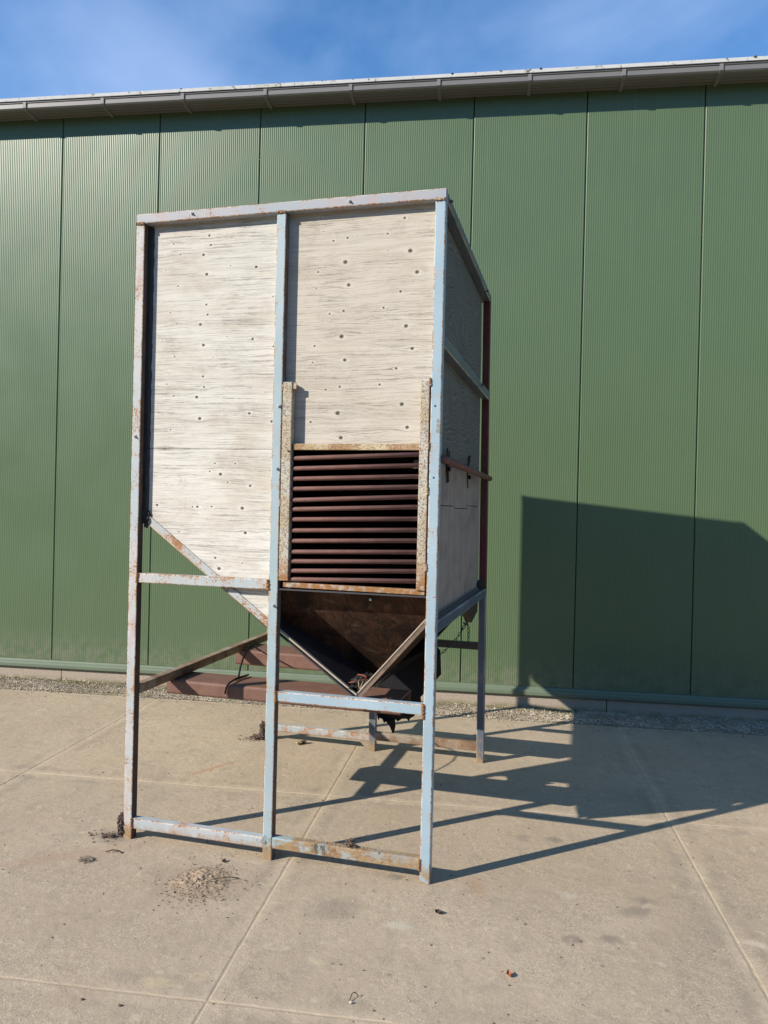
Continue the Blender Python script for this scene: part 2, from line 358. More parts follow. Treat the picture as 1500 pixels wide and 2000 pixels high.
# gravel strip along the plinth
gb = mesh('gravel_bed', [(-15, -.44, -.006), (17, -.44, -.006), (17, .02, .004), (-15, .02, .004)], [(0, 1, 2, 3)], M_GRAV); gb.location = WLOC; gb.rotation_euler.z = WA; tag(gb, kind='structure')
def scatter(name, m, n_, xr, yr, zf, size, shape='rock', seed=1, label=None, cat=None):
    g = np.random.default_rng(seed); V, F = [], []
    X = g.uniform(*xr, n_); Y = yr[0]+(yr[1]-yr[0])*g.random(n_)
    base = [(1, 0, 0), (0, 1, 0), (-1, 0, 0), (0, -1, 0), (0, 0, 1), (0, 0, -1)]
    fs = [(0, 1, 4), (1, 2, 4), (2, 3, 4), (3, 0, 4), (1, 0, 5), (2, 1, 5), (3, 2, 5), (0, 3, 5)]
    for i in range(n_):
        if not zf(X[i], Y[i], g): continue
        s = size*g.uniform(.5, 1.35); a = g.uniform(0, 6.28); ca, sa = math.cos(a), math.sin(a); b = len(V)
        if shape == 'rock':
            sx, sy, sz = s*g.uniform(.7, 1.3), s*g.uniform(.6, 1.1), s*g.uniform(.45, .8)
            for (x, y, z) in base:
                x, y, z = x*sx*g.uniform(.7, 1.2), y*sy*g.uniform(.7, 1.2), z*sz; V.append((X[i]+x*ca-y*sa, Y[i]+x*sa+y*ca, .003+sz*.35+z))
            F += [tuple(b+k for k in f) for f in fs]
        else:
            h = s; w_ = s*.13; lx, ly = g.normal(0, .5)*s, g.normal(0, .5)*s
            V += [(X[i]-w_*ca, Y[i]-w_*sa, 0), (X[i]+w_*ca, Y[i]+w_*sa, 0), (X[i]+lx*.4+w_*.7*ca, Y[i]+ly*.4+w_*.7*sa, h*.6), (X[i]+lx, Y[i]+ly, h*g.uniform(.5, 1))]
            F += [(b, b+1, b+2), (b, b+2, b+3)]
    o = mesh(name, V, F, m); o.location = WLOC; o.rotation_euler.z = WA; tag(o, label, cat, kind='stuff'); return o
scatter('pebbles', M_PEB, 34000, (-6.2, 3.4), (-.47, -.02), lambda x, y, g: (y > -.44 or g.random() < .5) and g.random() < .12+.88*(mn.noise(Vector((x*3, y*6, 0))) > -.25), .0075, 'rock', 3, 'loose grey beige gravel in the strip along the wall foot', 'gravel')
def mossy(x, y, g):
    edge = -.05-.13*(mn.noise(Vector((x*1.7, 3, 0)))+.5); return y > edge-.04*g.random() and (x < .6 or g.random() < .12)
scatter('stray_stones', M_PEB, 900, (-6.2, 3.4), (-.85, -.44), lambda x, y, g: g.random() < math.exp((y+.44)*9), .006, 'rock', 9, 'gravel stones strayed from the strip onto the slabs', 'gravel')
scatter('moss', M_GRASS, 26000, (-6.2, 3.4), (-.20, 0), mossy, .012, 'blade', 5, 'low green moss and weeds at the foot of the plinth', 'moss')
scatter('leaf_litter', M_STRAW, 420, (-6.2, 2.2), (-.22, 0), lambda x, y, g: g.random() < .6, .035, 'blade', 6, 'dry straw coloured leaf litter along the plinth', 'leaf litter')

# added belt of trees, unseen behind the camera, to block low sky light
def sky_blocker_trees():
    V, F = [], []; K, J = 260, 14
    for i in range(K+1):
        t = i/K; x = -70+150*t; y = -40-6*math.sin(t*5)
        hgt = 11.5+2.6*mn.fractal(Vector((x*.16, 0, 0)), 1, 2, 4)
        for j in range(J+1):
            a = math.pi*j/J; d = 4.2*math.cos(a); z = hgt*math.sin(a)**.6
            k = mn.fractal(Vector((x*.45, d*.5, z*.45)), 1, 2, 5)*1.5
            V.append((x+k*.6, y+d+k, max(-.1, z+k*.9*math.sin(a))))
    for i in range(K):
        for j in range(J): b = i*(J+1)+j; F.append((b, b+J+1, b+J+2, b+1))
    o = mesh('sky_blocker_trees', V, F, simple('sky_blocker_foliage', (.045, .055, .03), .9, .1, .6, 1.5)); tag(o, 'added unseen belt of trees behind the viewer that blocks low sky light', 'trees', kind='stuff')
sky_blocker_trees()

# ------------------------------------------------------------------ the building
bld = empty('warehouse_building', WLOC, WA, keep=True)
tag(bld, 'long green ribbed metal warehouse with grey gutter and low concrete plinth', 'warehouse')
ZP, ZT = .196, 5.52
def wall_panel_mesh():
    NR = 50; V, F = [], []; x0, x1 = .0045, .9955; pr = [(x0, .022), (x0, .003), (x0+.006, 0)]
    s0, s1 = x0+.010, x1-.010; w_ = (s1-s0)/NR; d = .0015
    for i in range(NR):
        for k in range(6):
            t = k/6; pr.append((s0+w_*(i+t), -.0+d*(.5-.5*math.cos(2*math.pi*t))))
    pr += [(s1, 0), (x1-.006, 0), (x1, .003), (x1, .022)]
    for z in (ZP, ZT): V += [(x, y, z) for x, y in pr]
    n_ = len(pr)
    for i in range(n_-1): F.append((i, i+1, n_+i+1, n_+i))
    me = bpy.data.meshes.new('wall_panel'); me.from_pydata(V, [], F); me.materials.append(M_WALL)
    for p in me.polygons: p.use_smooth = True
    return me
wpm = wall_panel_mesh()
U0 = -4.43523
for i in range(-10, 20):
    o = bpy.data.objects.new('wall_panel', wpm); C.objects.link(o); o.parent = bld; o.location = (U0+i, 0, 0)
XL, XR = U0-10, U0+20
box('wall_core', (XL, .014, .11), (XR, .12, ZT+.02), M_SEAM, bld)
# base flashing: sloping top, small drip nose
V, F = [], []; prof = [(.012, .197), (-.010, .190), (-.014, .176), (-.030, .168), (-.034, .150), (-.034, .124), (-.026, .114), (.012, .114)]
for x in (XL, XR): V += [(x, y, z) for y, z in prof]
n_ = len(prof)
for i in range(n_-1): F.append((i, n_+i, n_+i+1, i+1))
mesh('base_flashing', V, F, M_FLASH, bld)
# concrete plinth in long blocks
bx_ = [-14.4, -9.52, -4.329, .858, 6.05, 11.2, 15.56]
for a, b in zip(bx_[:-1], bx_[1:]): box('plinth_block', (a+.004, -.004, -.2), (b-.004, .11, .112), M_PLINTH, bld)
# eaves: box gutter, clips, roof sheet
M_GUT = simple('grey_gutter', (.17, .16, .15), .42, .5, .12, 6)
M_SOF = simple('gutter_underside', (.15, .14, .12), .6, .4, .2, 5)
V, F = [], []; g = [(-.006, 5.50), (-.15, 5.497), (-.192, 5.503), (-.203, 5.515), (-.203, 5.556), (-.211, 5.560), (-.211, 5.568), (-.199, 5.568), (-.197, 5.52), (-.15, 5.503), (-.006, 5.506)]
V, F = [], []
for x in (XL-.05, XR+.05): V += [(x, y, z) for y, z in g]
n_ = len(g)
for i in range(n_-1): F.append((i, n_+i, n_+i+1, i+1))
mesh('gutter', V, F, M_GUT, bld)
def strip(name, y0, z0, y1, z1, m): return box(name, (XL, y0, z0), (XR, y1, z1), m, bld)
for k in range(3): strip('gutter_rib', -.055-.05*k, 5.4935, -.048-.05*k, 5.4968, M_GUT)
V, F = [], []
cp = [(-.004, 5.485), (-.12, 5.490), (-.190, 5.495), (-.212, 5.512), (-.214, 5.566), (-.206, 5.566), (-.2045, 5.514), (-.188, 5.5045), (-.15, 5.4985), (-.004, 5.4985)]
for x in (-.015, .015): V += [(x, y, z) for y, z in cp]
n_ = len(cp)
for i in range(n_): F.append((i, n_+i, n_+(i+1) % n_, (i+1) % n_))
F += [tuple(range(n_)), tuple(reversed(range(n_, 2*n_)))]
clip0 = mesh('gutter_clip', V, F, simple('gutter_clip_grey', (.20, .19, .175), .5, .4, .1), bld); clip0.location = (-4.713+.8*0, 0, 0)
for k in range(-12, 25):
    if k == 0: continue
    o = clip0.copy(); C.objects.link(o); o.parent = bld; o.location = (-4.713+.7935*k, 0, 0)
def m_roof():
    n = N('mossy_roof_edge'); p = n.pos; c = n.mix(n.noise(p, 8, 5), (.46, .45, .43), (.60, .59, .57))
    c = n.mix(n.ramp(n.noise(p, 26, 5, .7), .585, .66), c, (.07, .075, .05)); c = n.mix(n.ramp(n.noise(p, 3.5, 4), .56, .7, 0, .5), c, (.33, .34, .22))
    return n.out(c, .85, 0, .2)
M_ROOF = m_roof()
V, F = [], []
rp = [(-.222, 5.574), (-.222, 5.604), (-.212, 5.607), (7.5, 7.0), (15.2, 5.607), (15.2, 5.574), (7.5, 6.965), (-.1, 5.590)]
for x in (XL-.2, XR+.2): V += [(x, y, z) for y, z in rp]
n_ = len(rp)
for i in range(n_): F.append((i, n_+i, n_+(i+1) % n_, (i+1) % n_))
F += [tuple(range(n_)), tuple(reversed(range(n_, 2*n_)))]
mesh('roof', V, F, M_ROOF, bld)
for i in range(120):
    x = XL+random.uniform(0, 30); s = random.uniform(.004, .012); blob('moss_tuft', (x, -.222+random.uniform(0, .03), 5.603), (s*1.4, s, s*.9), M_SEAM if i % 3 else M_GRASS, bld, 1, .4, 3, i, wp=False)
for x, s in ((XL, 1), (XR, -1)):
    mesh('gable_wall', [(x, .02, 0), (x, 15, 0), (x, 15, 5.55), (x, 7.5, 6.95), (x, .02, 5.55)], [(0, 1, 2, 3, 4)], M_WALL, bld)
box('rear_wall', (XL, 14.9, 0), (XR, 15, 5.55), M_WALL, bld)

# ------------------------------------------------------------------ hopper materials
BL = m_paint('blue_paint', (.255, .35, .41), (.31, .41, .47), .5, .2)
BL_TOP = m_paint('blue_paint_chalky', (.26, .30, .335), (.31, .305, .325), .55, .6, .6)
BL_LEFT = m_paint('blue_paint_rust_stained', (.335, .39, .41), (.42, .41, .40), .82, .8, .65)
BL_MID = m_paint('blue_paint_faded', (.25, .335, .36), (.30, .38, .405), .55, .3, .55)
BL_LOW = m_paint('blue_paint_dirty_rusty', (.27, .34, .37), (.32, .36, .37), .82, .6, .65)
BL_DK = m_paint('blue_paint_shaded', (.075, .10, .135), (.10, .13, .165), .2, .1)  # same blue with shade put into its colour, for right rails and rear legs
SIDE_DK = m_rust('brown_rusted_shaded_side', (.075, .045, .034), (.11, .07, .05), (.06, .05, .045), 0, .8)  # rust plus painted shade, for leg faces turned from the sun
BL_BOT = m_paint('blue_paint_pink_smears', (.30, .38, .42), (.37, .40, .42), .42, .9, .6)
RUSTY_RAIL = m_rust('brown_rusted_rail', (.17, .10, .06), (.26, .17, .10), (.30, .25, .19), 0, .8)
SPECK = m_rust('speckled_rusty_galvanised', (.42, .42, .37), (.50, .47, .38), (.40, .34, .24), .75, .7)
CROSS = m_rust('tan_rusted_steel', (.42, .32, .18), (.54, .45, .30), (.33, .21, .11), .55, .8)
RUST = m_rust('dark_mauve_rust', (.155, .073, .058), (.19, .095, .075), None, 0, .72)
BEAM = m_rust('brown_primed_steel', (.155, .078, .058), (.185, .10, .072), None, 0, .6)
REDP = m_rust('dark_red_paint', (.12, .022, .026), (.15, .032, .032), (.13, .05, .035), 0, .55)
WELD = m_rust('weld_rust', (.24, .11, .045), (.38, .22, .10), (.45, .38, .28), .4, .85)
DARKST = simple('dark_steel', (.045, .042, .045), .5, .5, .3, 30)
BLACK = simple('black_rubber', (.005, .005, .006), .6, .2, .3, 12, .004)
SEAL = simple('black_sealant', (.016, .015, .015), .5, .5, .5, 60, .01)
ZINC = simple('zinc_bolt', (.42, .42, .42), .35, .6, .1)
PLY = m_ply('weathered_plywood', (.575, .545, .485), (.45, .415, .355), (.10, .083, .065))
PLY2 = m_ply('weathered_plywood_warm', (.51, .46, .39), (.40, .35, .285), (.10, .08, .062))
PLY3 = m_ply('weathered_plywood_pale', (.61, .58, .52), (.48, .445, .385), (.12, .10, .08))
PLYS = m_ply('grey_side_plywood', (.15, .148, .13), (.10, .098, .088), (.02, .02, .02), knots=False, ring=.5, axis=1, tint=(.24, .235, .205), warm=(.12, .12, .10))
PLYV = m_ply('grey_vertical_plywood', (.38, .31, .26), (.22, .18, .15), (.025, .02, .017), knots=False, axis=1, warm=(.17, .15, .13))
PLYD = m_ply('dark_shaded_plywood', (.075, .034, .018), (.030, .014, .008), (.012, .007, .005), knots=False, ring=.16, axis=0, tint=(.12, .065, .035), warm=(.02, .011, .008), grain=.3)  # brown plywood, its colour lowered further to stand in for shade
PLYI = simple('shade_darkened_plywood', (.032, .027, .026), .7, .3, .4, 8)  # inside boards coloured dark so the interior stays in shade
EDGE = simple('plywood_edge', (.42, .35, .27), .8, .2, .4, 90)
EDGEG = simple('grey_board_edge', (.21, .20, .19), .8, .2, .3, 60)

def m_tan():
    n = N('tan_dirty_rail'); p = n.pos; x = n.sep(p)[0]
    c = n.mix(n.ramp(n.noise(p, 9, 6, .7, 0, (.6, 1, 1.5)), .38, .62), (.30, .215, .125), (.225, .13, .065))
    blue = n.math('MULTIPLY', n.ramp(n.noise(p, 13, 6, .7, .3, (.5, 1, 1)), .47, .56), n.ramp(n.math('ADD', x, n.math('MULTIPLY', n.noise(p, 3, 3), .5)), -.35, .1, 1, .35))
    c = n.mix(blue, c, (.27, .35, .37)); c = n.mix(n.ramp(n.noise(p, 60, 5, .7), .5, .7, 0, .6), c, (.40, .31, .20))
    c = n.mix(n.ramp(n.noise(p, 24, 5, .7), .62, .7, 0, .8), c, (.13, .07, .035)); n.bump(n.noise(p, 120, 5, .7), .5, .0015); return n.out(c, .85, 0, .2)
TANR = m_tan()
SILLM = m_rust('pale_rusted_sill', (.50, .44, .36), (.36, .25, .18), (.33, .40, .42), .45, .8)

# ------------------------------------------------------------------ plywood sheets with grain attributes
KUP = [(-1.243,3.143,.0066),(-1.233,3.093,.006),(-1.274,3.046,.008),(-1.447,3.113,.0046),(-1.435,3.158,.0027),(-1.406,3.056,.004),(-1.488,2.978,.0033),(-1.148,3.043,.0027),(-1.118,3.086,.0027),(-1.119,2.981,.0033),(-.977,2.966,.008),(-1.253,2.944,.0086),(-1.417,2.892,.0046),(-1.251,2.788,.006),(-1.243,2.736,.006),(-1.458,2.755,.004),(-1.417,2.696,.004),(-1.283,2.687,.008),(-1.159,2.684,.0027),(-1.131,2.73,.0027),(-1.13,2.618,.0033),(-.988,2.602,.0073),(-1.501,2.614,.0033),(-1.263,2.58,.0086),(-1.428,2.525,.0046),(-.873,2.561,.0046),(-.881,2.812,.004),(-1.262,2.418,.006),(-1.254,2.363,.006),(-1.47,2.382,.004),(-1.458,2.433,.0027),(-1.428,2.32,.004),(-1.295,2.312,.0086),(-1.172,2.308,.0027),(-1.14,2.356,.0027),(-1.14,2.241,.0027),(-.997,2.225,.0073),(-1.514,2.235,.004),(-1.275,2.201,.0093),(-1.442,2.144,.0046),(-.872,2.183,.008)]
KLO = [(-1.512,1.749,.0074),(-1.305,1.744,.0043),(-1.277,1.745,.0068),(-1.196,1.748,.0049),(-1.024,1.743,.0093),(-1.381,1.612,.0043),(-1.004,1.619,.0087),(-1.169,1.485,.0062),(-1.146,1.431,.0093),(-1.017,1.464,.0037),(-1.15,1.915,.009),(-.983,1.858,.007),(-1.108,1.874,.0045),(-1.183,1.97,.0045),(-1.211,1.928,.0045),(-1.068,1.969,.0045)]
KR = [(-.208,3.156,.0066),(-.291,3.086,.0053),(-.494,3.08,.006),(-.445,3.089,.0027),(-.567,3.07,.0053),(-.619,3.12,.0027),(-.639,3.192,.0033),(-.446,3.164,.002),(-.177,2.997,.0113),(-.289,3.005,.0033),(-.503,2.962,.0113),(-.643,2.921,.0053),(-.141,2.893,.0099),(-.483,2.849,.0093),(-.651,2.841,.004),(-.456,2.812,.0027),(-.22,2.804,.0066),(-.63,2.764,.0027),(-.456,2.732,.0027),(-.506,2.723,.0066),(-.578,2.712,.0053),(-.303,2.73,.006),(-.189,2.637,.0099),(-.514,2.598,.0113),(-.653,2.556,.0053),(-.156,2.528,.0086),(-.494,2.482,.0093),(-.661,2.474,.004),(-.469,2.442,.0027),(-.233,2.435,.0066),(-.64,2.393,.0033),(-.467,2.36,.0027),(-.517,2.351,.006),(-.589,2.339,.0053),(-.314,2.358,.006),(-.201,2.262,.0106),(-.525,2.222,.0119),(-.665,2.179,.006),(-.172,2.151,.0093),(-.505,2.101,.0106)]
def lowf(a, b, seed, n_=9, s=1.):
    g = np.random.default_rng(seed); out = 0
    for i in range(n_):
        ka, kb, ph = g.normal(0, 5*s), g.normal(0, 9*s), g.uniform(0, 6.28); out = out+np.sin(ka*a+kb*b+ph)/(1+i*.25)
    return out/3
def sheet(name, P, ga, gb_, knots, m, parent, na, nb, th, thd, amp=.0065, cat=1., seed=1, edge=None, period=.376):
    """P(a,b) -> xyz for unit a,b; ga,gb_ arrays of grain coordinates (across, up)"""
    A, B = np.meshgrid(np.linspace(0, 1, na), np.linspace(0, 1, nb)); A = A.ravel(); B = B.ravel()
    XYZ = P(A, B); a = ga(XYZ); b = gb_(XYZ)
    gz = b+amp*lowf(a, b % period if period else b, seed)+amp*.5*lowf(a, b, seed+5, 9, 3)
    kd = np.full(len(a), 9.)
    for (ka, kz, r) in knots:
        da, dz = a-ka, b-kz; gz -= np.sign(dz)*np.minimum(np.abs(dz), r*1.3)*.9*np.exp(-(da/(r*5))**2-(dz/(r*3.2))**2)
        kd = np.minimum(kd, np.sqrt((da*.85)**2+dz**2)/(r*.86+.0006))
    n_ = len(a); V = list(map(tuple, XYZ)); F = []
    idx = np.arange(na*nb).reshape(nb, na)
    q = np.stack([idx[:-1, :-1], idx[:-1, 1:], idx[1:, 1:], idx[1:, :-1]], -1).reshape(-1, 4)
    F = q.tolist()
    per = list(idx[0, :])+list(idx[1:, -1])+list(idx[-1, -2::-1])+list(idx[-2:0:-1, 0])
    b0 = len(V); d = np.array(thd)*th; V += [tuple(XYZ[i]+d) for i in per]; L = len(per)
    for k in range(L): F.append((int(per[(k+1) % L]), int(per[k]), b0+k, b0+(k+1) % L))
    F.append(tuple(b0+k for k in reversed(range(L))))
    o = mesh(name, V, F, m, parent)
    me = o.data
    for nm, arr, dflt in (('gz', gz, None), ('kd', kd, 9.)):
        at = me.attributes.new(nm, 'FLOAT', 'POINT'); full = np.concatenate([arr, (arr[per] if dflt is None else np.full(L, 9.))]).astype(np.float32); at.data.foreach_set('value', full)
    if edge:
        me.materials.append(edge)
        for p in list(me.polygons)[len(q):]: p.material_index = 1
    return o

# ------------------------------------------------------------------ the hopper
WARP = True
hop = empty('grain_hopper', (-.82, .94, 0))
tag(hop, 'tall grain hopper of weathered plywood in a rusty light blue steel frame', 'hopper')
T, W_, D, H = .05, 1.64, 1.879, 3.264
yb = .05
# --- frame: legs
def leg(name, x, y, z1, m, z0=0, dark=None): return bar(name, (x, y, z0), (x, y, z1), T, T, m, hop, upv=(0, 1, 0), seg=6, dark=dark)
leg('leg', -T/2, T/2, H-T, BL); leg('leg', -.825, T/2, H-T, BL_MID, dark=m_rust('grey_rusted_shaded_side', (.10, .095, .09), (.13, .14, .145), (.10, .06, .045), 0, .7)); leg('leg', -W_+T/2, T/2, H-T, BL_LEFT, dark=SIDE_DK)  # side faces of middle and left legs: rust with shade painted in
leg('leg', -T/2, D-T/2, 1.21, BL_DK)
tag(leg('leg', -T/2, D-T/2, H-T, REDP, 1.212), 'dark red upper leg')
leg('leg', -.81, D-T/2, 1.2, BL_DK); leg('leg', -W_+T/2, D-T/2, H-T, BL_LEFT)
# top ring
bar('top_rail', (-W_, T/2, H-T/2), (0, T/2, H-T/2), T, T, BL_TOP, hop, seg=6)
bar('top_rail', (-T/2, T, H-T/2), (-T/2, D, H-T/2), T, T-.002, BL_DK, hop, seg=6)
bar('top_rail', (-W_+T/2, T, H-T/2), (-W_+T/2, D, H-T/2), T, T-.002, BL_LEFT, hop, seg=6)
bar('top_rail', (-W_+T, D-T/2, H-T/2), (-T, D-T/2, H-T/2), T-.002, T-.002, BL_TOP, hop, seg=6)
# front rails
def rail(x0, x1, y, z, m, h=.05, d=T-.004, name='rail'): return bar(name, (x0, y, z), (x1, y, z), d, h, m, hop)
rail(-W_+T, -.85, T/2, 1.367, BL_LEFT)
rail(-.80, -T, T/2, .8155, BL)
rail(-W_+T, -.85, T/2, .0815, BL_BOT, .054)
rail(-.80, -T, T/2, .0865, TANR, .056)
# rear rails
rail(-W_+T, -.835, D-T/2, .095, BL_LOW, .052); rail(-.785, -T, D-T/2, .108, RUSTY_RAIL, .058); rail(-.785, -T, D-T/2, .812, DARKST)
rail(-W_+T, -.835, D-T/2, 1.367, BL_LEFT)
# mud-packed gusset by the rear middle foot
V = [(-.835, D-.048, .07), (-.835, D-.048, .0), (-.91, D-.048, .07), (-.835, D-.006, .07), (-.835, D-.006, .0), (-.91, D-.006, .07)]
mesh('foot_gusset', V, [(0, 2, 1), (3, 4, 5), (0, 1, 4, 3), (1, 2, 5, 4), (0, 3, 5, 2)], RUSTY_RAIL, hop)
# side rails on the right
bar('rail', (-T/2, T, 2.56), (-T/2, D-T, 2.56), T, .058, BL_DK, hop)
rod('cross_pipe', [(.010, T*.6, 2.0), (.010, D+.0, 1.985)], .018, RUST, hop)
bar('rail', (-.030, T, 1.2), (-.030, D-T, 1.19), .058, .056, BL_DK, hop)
bar('rail', (-.024, D-T, 1.195), (-.024, D-.0, 1.195), .05, .05, BL, hop) if False else None
# side rail on the left, rusty
bar('rail', (-W_+T/2, T, .775), (-W_+T/2, D-T, .79), T, .05, RUSTY_RAIL, hop)
bar('rail', (-W_+T/2, T, 2.2), (-W_+T/2, D-T, 2.2), T, .05, BL_LEFT, hop)
# fork tubes the hopper is lifted by
def fork(y0, y1, z0, z1, xe):
    V, F = [], []; P = rsq(y1-y0, z1-z0, .016, 4); I = rsq(y1-y0-.016, z1-z0-.016, .010, 4)
    cy, cz = (y0+y1)/2, (z0+z1)/2; n_ = len(P)
    for x in (-1.64, xe):
        V += [(x, cy+a, cz+b) for a, b in P]; V += [(x, cy+a, cz+b) for a, b in I]
    for j in range(n_):
        k = (j+1) % n_
        F += [(j, k, 2*n_+k, 2*n_+j), (n_+k, n_+j, 3*n_+j, 3*n_+k), (j, n_+j, n_+k, k), (2*n_+k, 3*n_+k, 3*n_+j, 2*n_+j)]
    F.append(tuple(range(n_)))     # closed, slightly dished end plate
    return mesh('fork_tube', V, F, BEAM, hop)
fork(.405, .655, .667, .750, -.26); fork(1.30, 1.585, .666, .768, -.36)
# --- plywood
gx = lambda X: X[:, 0]; gz_ = lambda X: X[:, 2]; gy = lambda X: X[:, 1]
def front(x0, x1, zb, zt, y=yb):
    def P(a, b):
        x = x0+(x1-x0)*a; lo = zb(x) if callable(zb) else zb
        return np.stack([x, np.full_like(x, y), lo+(zt-lo)*b], 1)
    return P
sheet('plywood_panel', front(-1.578, -.812, 2.0455, H-.012), gx, gz_, KUP, PLY, hop, 190, 300, .015, (0, 1, 0), seed=3, edge=EDGE)
diag = lambda x: 1.685-(x+1.535)*.737-.012
sheet('plywood_panel', front(-1.578, -.812, lambda x: diag(x), 2.043), gx, gz_, KLO, PLY3, hop, 190, 230, .015, (0, 1, 0), seed=11, amp=.012, edge=EDGE, period=0)
sheet('plywood_panel', front(-.808, -.047, 2.05, H-.012), gx, gz_, KR, PLY2, hop, 190, 300, .015, (0, 1, 0), seed=21, edge=EDGE)
# right side: horizontal-grain upper boards, vertical-grain lower boards
def side(y0, y1, z0, z1, x): return lambda a, b: np.stack([np.full_like(a, x), y0+(y1-y0)*a, z0+(z1-z0)*b], 1)
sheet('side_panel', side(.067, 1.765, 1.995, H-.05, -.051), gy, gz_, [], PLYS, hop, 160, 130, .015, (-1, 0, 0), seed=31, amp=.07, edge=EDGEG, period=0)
def mkv(y0, y1, z0, z1, s):      # vertical grain: across = z, along = y
    o = sheet('side_panel', side(y0, y1, z0, z1, -.045), lambda X: X[:, 2], lambda X: X[:, 1], [], PLYV, hop, 60, 60, .015, (-1, 0, 0), seed=s, amp=.008, edge=EDGEG, period=0); return o
mkv(.067, .72, 1.783, 1.993, 41); mkv(.724, 1.19, 1.772, 1.993, 42); mkv(1.194, 1.76, 1.79, 1.993, 43)
mkv(.067, .72, 1.235, 1.779, 44); mkv(.724, 1.19, 1.235, 1.768, 45); mkv(1.194, 1.76, 1.235, 1.786, 46)
# left side, rear, and an unseen lid added to keep light out
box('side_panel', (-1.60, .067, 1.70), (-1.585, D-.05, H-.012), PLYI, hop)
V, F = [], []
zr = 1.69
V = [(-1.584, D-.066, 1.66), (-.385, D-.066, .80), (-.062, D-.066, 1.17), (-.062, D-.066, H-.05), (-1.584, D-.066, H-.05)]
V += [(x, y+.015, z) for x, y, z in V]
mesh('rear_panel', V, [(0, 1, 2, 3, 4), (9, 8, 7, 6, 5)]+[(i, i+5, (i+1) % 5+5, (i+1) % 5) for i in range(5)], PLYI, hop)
box('added_lid_panel', (-1.588, .067, H-.045), (-.054, D-.052, H-.030), PLYI, hop)
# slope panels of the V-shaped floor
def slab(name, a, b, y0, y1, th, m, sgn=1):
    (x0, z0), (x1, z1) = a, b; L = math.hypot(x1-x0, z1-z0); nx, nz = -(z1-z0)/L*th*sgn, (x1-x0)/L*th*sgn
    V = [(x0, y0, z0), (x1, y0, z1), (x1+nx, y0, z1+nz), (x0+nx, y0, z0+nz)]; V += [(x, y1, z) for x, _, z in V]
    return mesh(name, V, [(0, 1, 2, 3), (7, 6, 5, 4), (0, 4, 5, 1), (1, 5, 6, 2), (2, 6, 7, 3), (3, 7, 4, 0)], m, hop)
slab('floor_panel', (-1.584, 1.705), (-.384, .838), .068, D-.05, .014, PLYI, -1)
slab('floor_panel', (-.060, 1.215), (-.385, .846), .068, D-.05, .014, PLYD, -1)
# exposed front edges of the two floor panels and their steel angles
def edgebar(a, b, y, th, dz, m, name): return slab(name, (a[0], a[1]+dz), (b[0], b[1]+dz), y-.003, y+.016, th, m, -1)
edgebar((-.808, 1.137), (-.392, .843), .05, .006, .006, EDGE, 'edge_strip'); edgebar((-.808, 1.124), (-.392, .830), .048, .007, -.001, DARKST, 'edge_strip')
edgebar((-.052, 1.240), (-.386, .856), .048, .005, .0, EDGE, 'edge_strip'); edgebar((-.052, 1.229), (-.380, .850), .047, .007, -.004, EDGEG, 'edge_strip')
edgebar((-.052, 1.212), (-.372, .842), .047, .02, -.006, m_rust('brown_edge_angle', (.13, .09, .06), (.2, .14, .10)), 'edge_strip')
# sloping plywood flap that closes the chute, seen from outside, under the grate
def flapP(a, b):
    x = -1.04+.985*a
    lo = np.where(x < -.3855, .838+(-.384-x)*.7225, .846+(x+.385)*1.135)-.004
    z = lo+(1.338-lo)*b
    return np.stack([x, .053+(1.338-z)/1.25, z], 1)
fl = sheet('closing_flap', flapP, lambda X: X[:, 2]*1.2, lambda X: X[:, 0], [], PLYD, hop, 120, 60, .013, (0, .5, .8), seed=51, amp=.06, edge=EDGE, period=0)
# diagonal angle iron along the lower left edge of the plywood
V, F = [], []
q0, q1 = (-1.578, 1.717-.006), (-.80, 1.144)
slabs = slab('diagonal_brace', (q0[0], q0[1]), (q1[0], q1[1]), .041, .0495, .035, m_paint('blue_paint_flaking', (.33, .39, .41), (.40, .38, .35), 1.05, .9, .7), -1)
V = []
rod('brace_lip', [(q0[0]-.008, .046, q0[1]-.041), (q1[0]-.008, .046, q1[1]-.041)], .004, m_rust('brace_rust_edge', (.30, .17, .11), (.42, .30, .22)), hop, 8)
# black sealant in the left corner
V, F = [], []; K = 90
for i in range(K+1):
    z = 1.66+(H-.06-1.66)*i/K
    for j, (x, y) in enumerate(((-1.592, .047), (-1.588, .034), (-1.568, .036), (-1.560, .049))):
        k = mn.fractal(Vector((z*22, j*3.7, 1)), 1, 2, 4)*.006; V.append((x+k*.8, y+k*.6 if j in (1, 2) else y, z))
for i in range(K):
    for j in range(3): b = i*4+j; F.append((b, b+1, b+5, b+4))
mesh('sealant_strip', V, F, SEAL, hop)
blob('sealant_lump', (-1.568, .047, 1.676), (.026, .012, .045), SEAL, hop, 3, .6, 2.5, 3)
# --- slide guides, cross bar, sill
bar('slide_guide', (-.7715, .019, 1.392), (-.7715, .019, 2.372), .049, .042, SPECK, hop, .003, (0, 1, 0))
box('guide_tab', (-.7469, .004, 2.338), (-.728, .010, 2.368), CROSS, hop); box('guide_tab', (-.7469, .012, 2.33), (-.741, .030, 2.372), CROSS, hop)
box('guide_tab', (-.758, .016, 1.352), (-.740, .022, 1.391), RUST, hop)
bar('slide_guide', (-.0775, .019, 1.378), (-.0775, .019, 2.364), .043, .042, SPECK, hop, .003, (0, 1, 0))
bar('cross_bar', (-.742, .030, 2.0535), (-.099, .030, 2.0535), .035, .031, CROSS, hop, .003)
bar('sill', (-.775, .030, 1.370), (-.06, .030, 1.366), .044, .024, SILLM, hop, .003)
box('sill_shelf', (-.80, .008, 1.343), (-.052, .055, 1.3505), DARKST, hop)
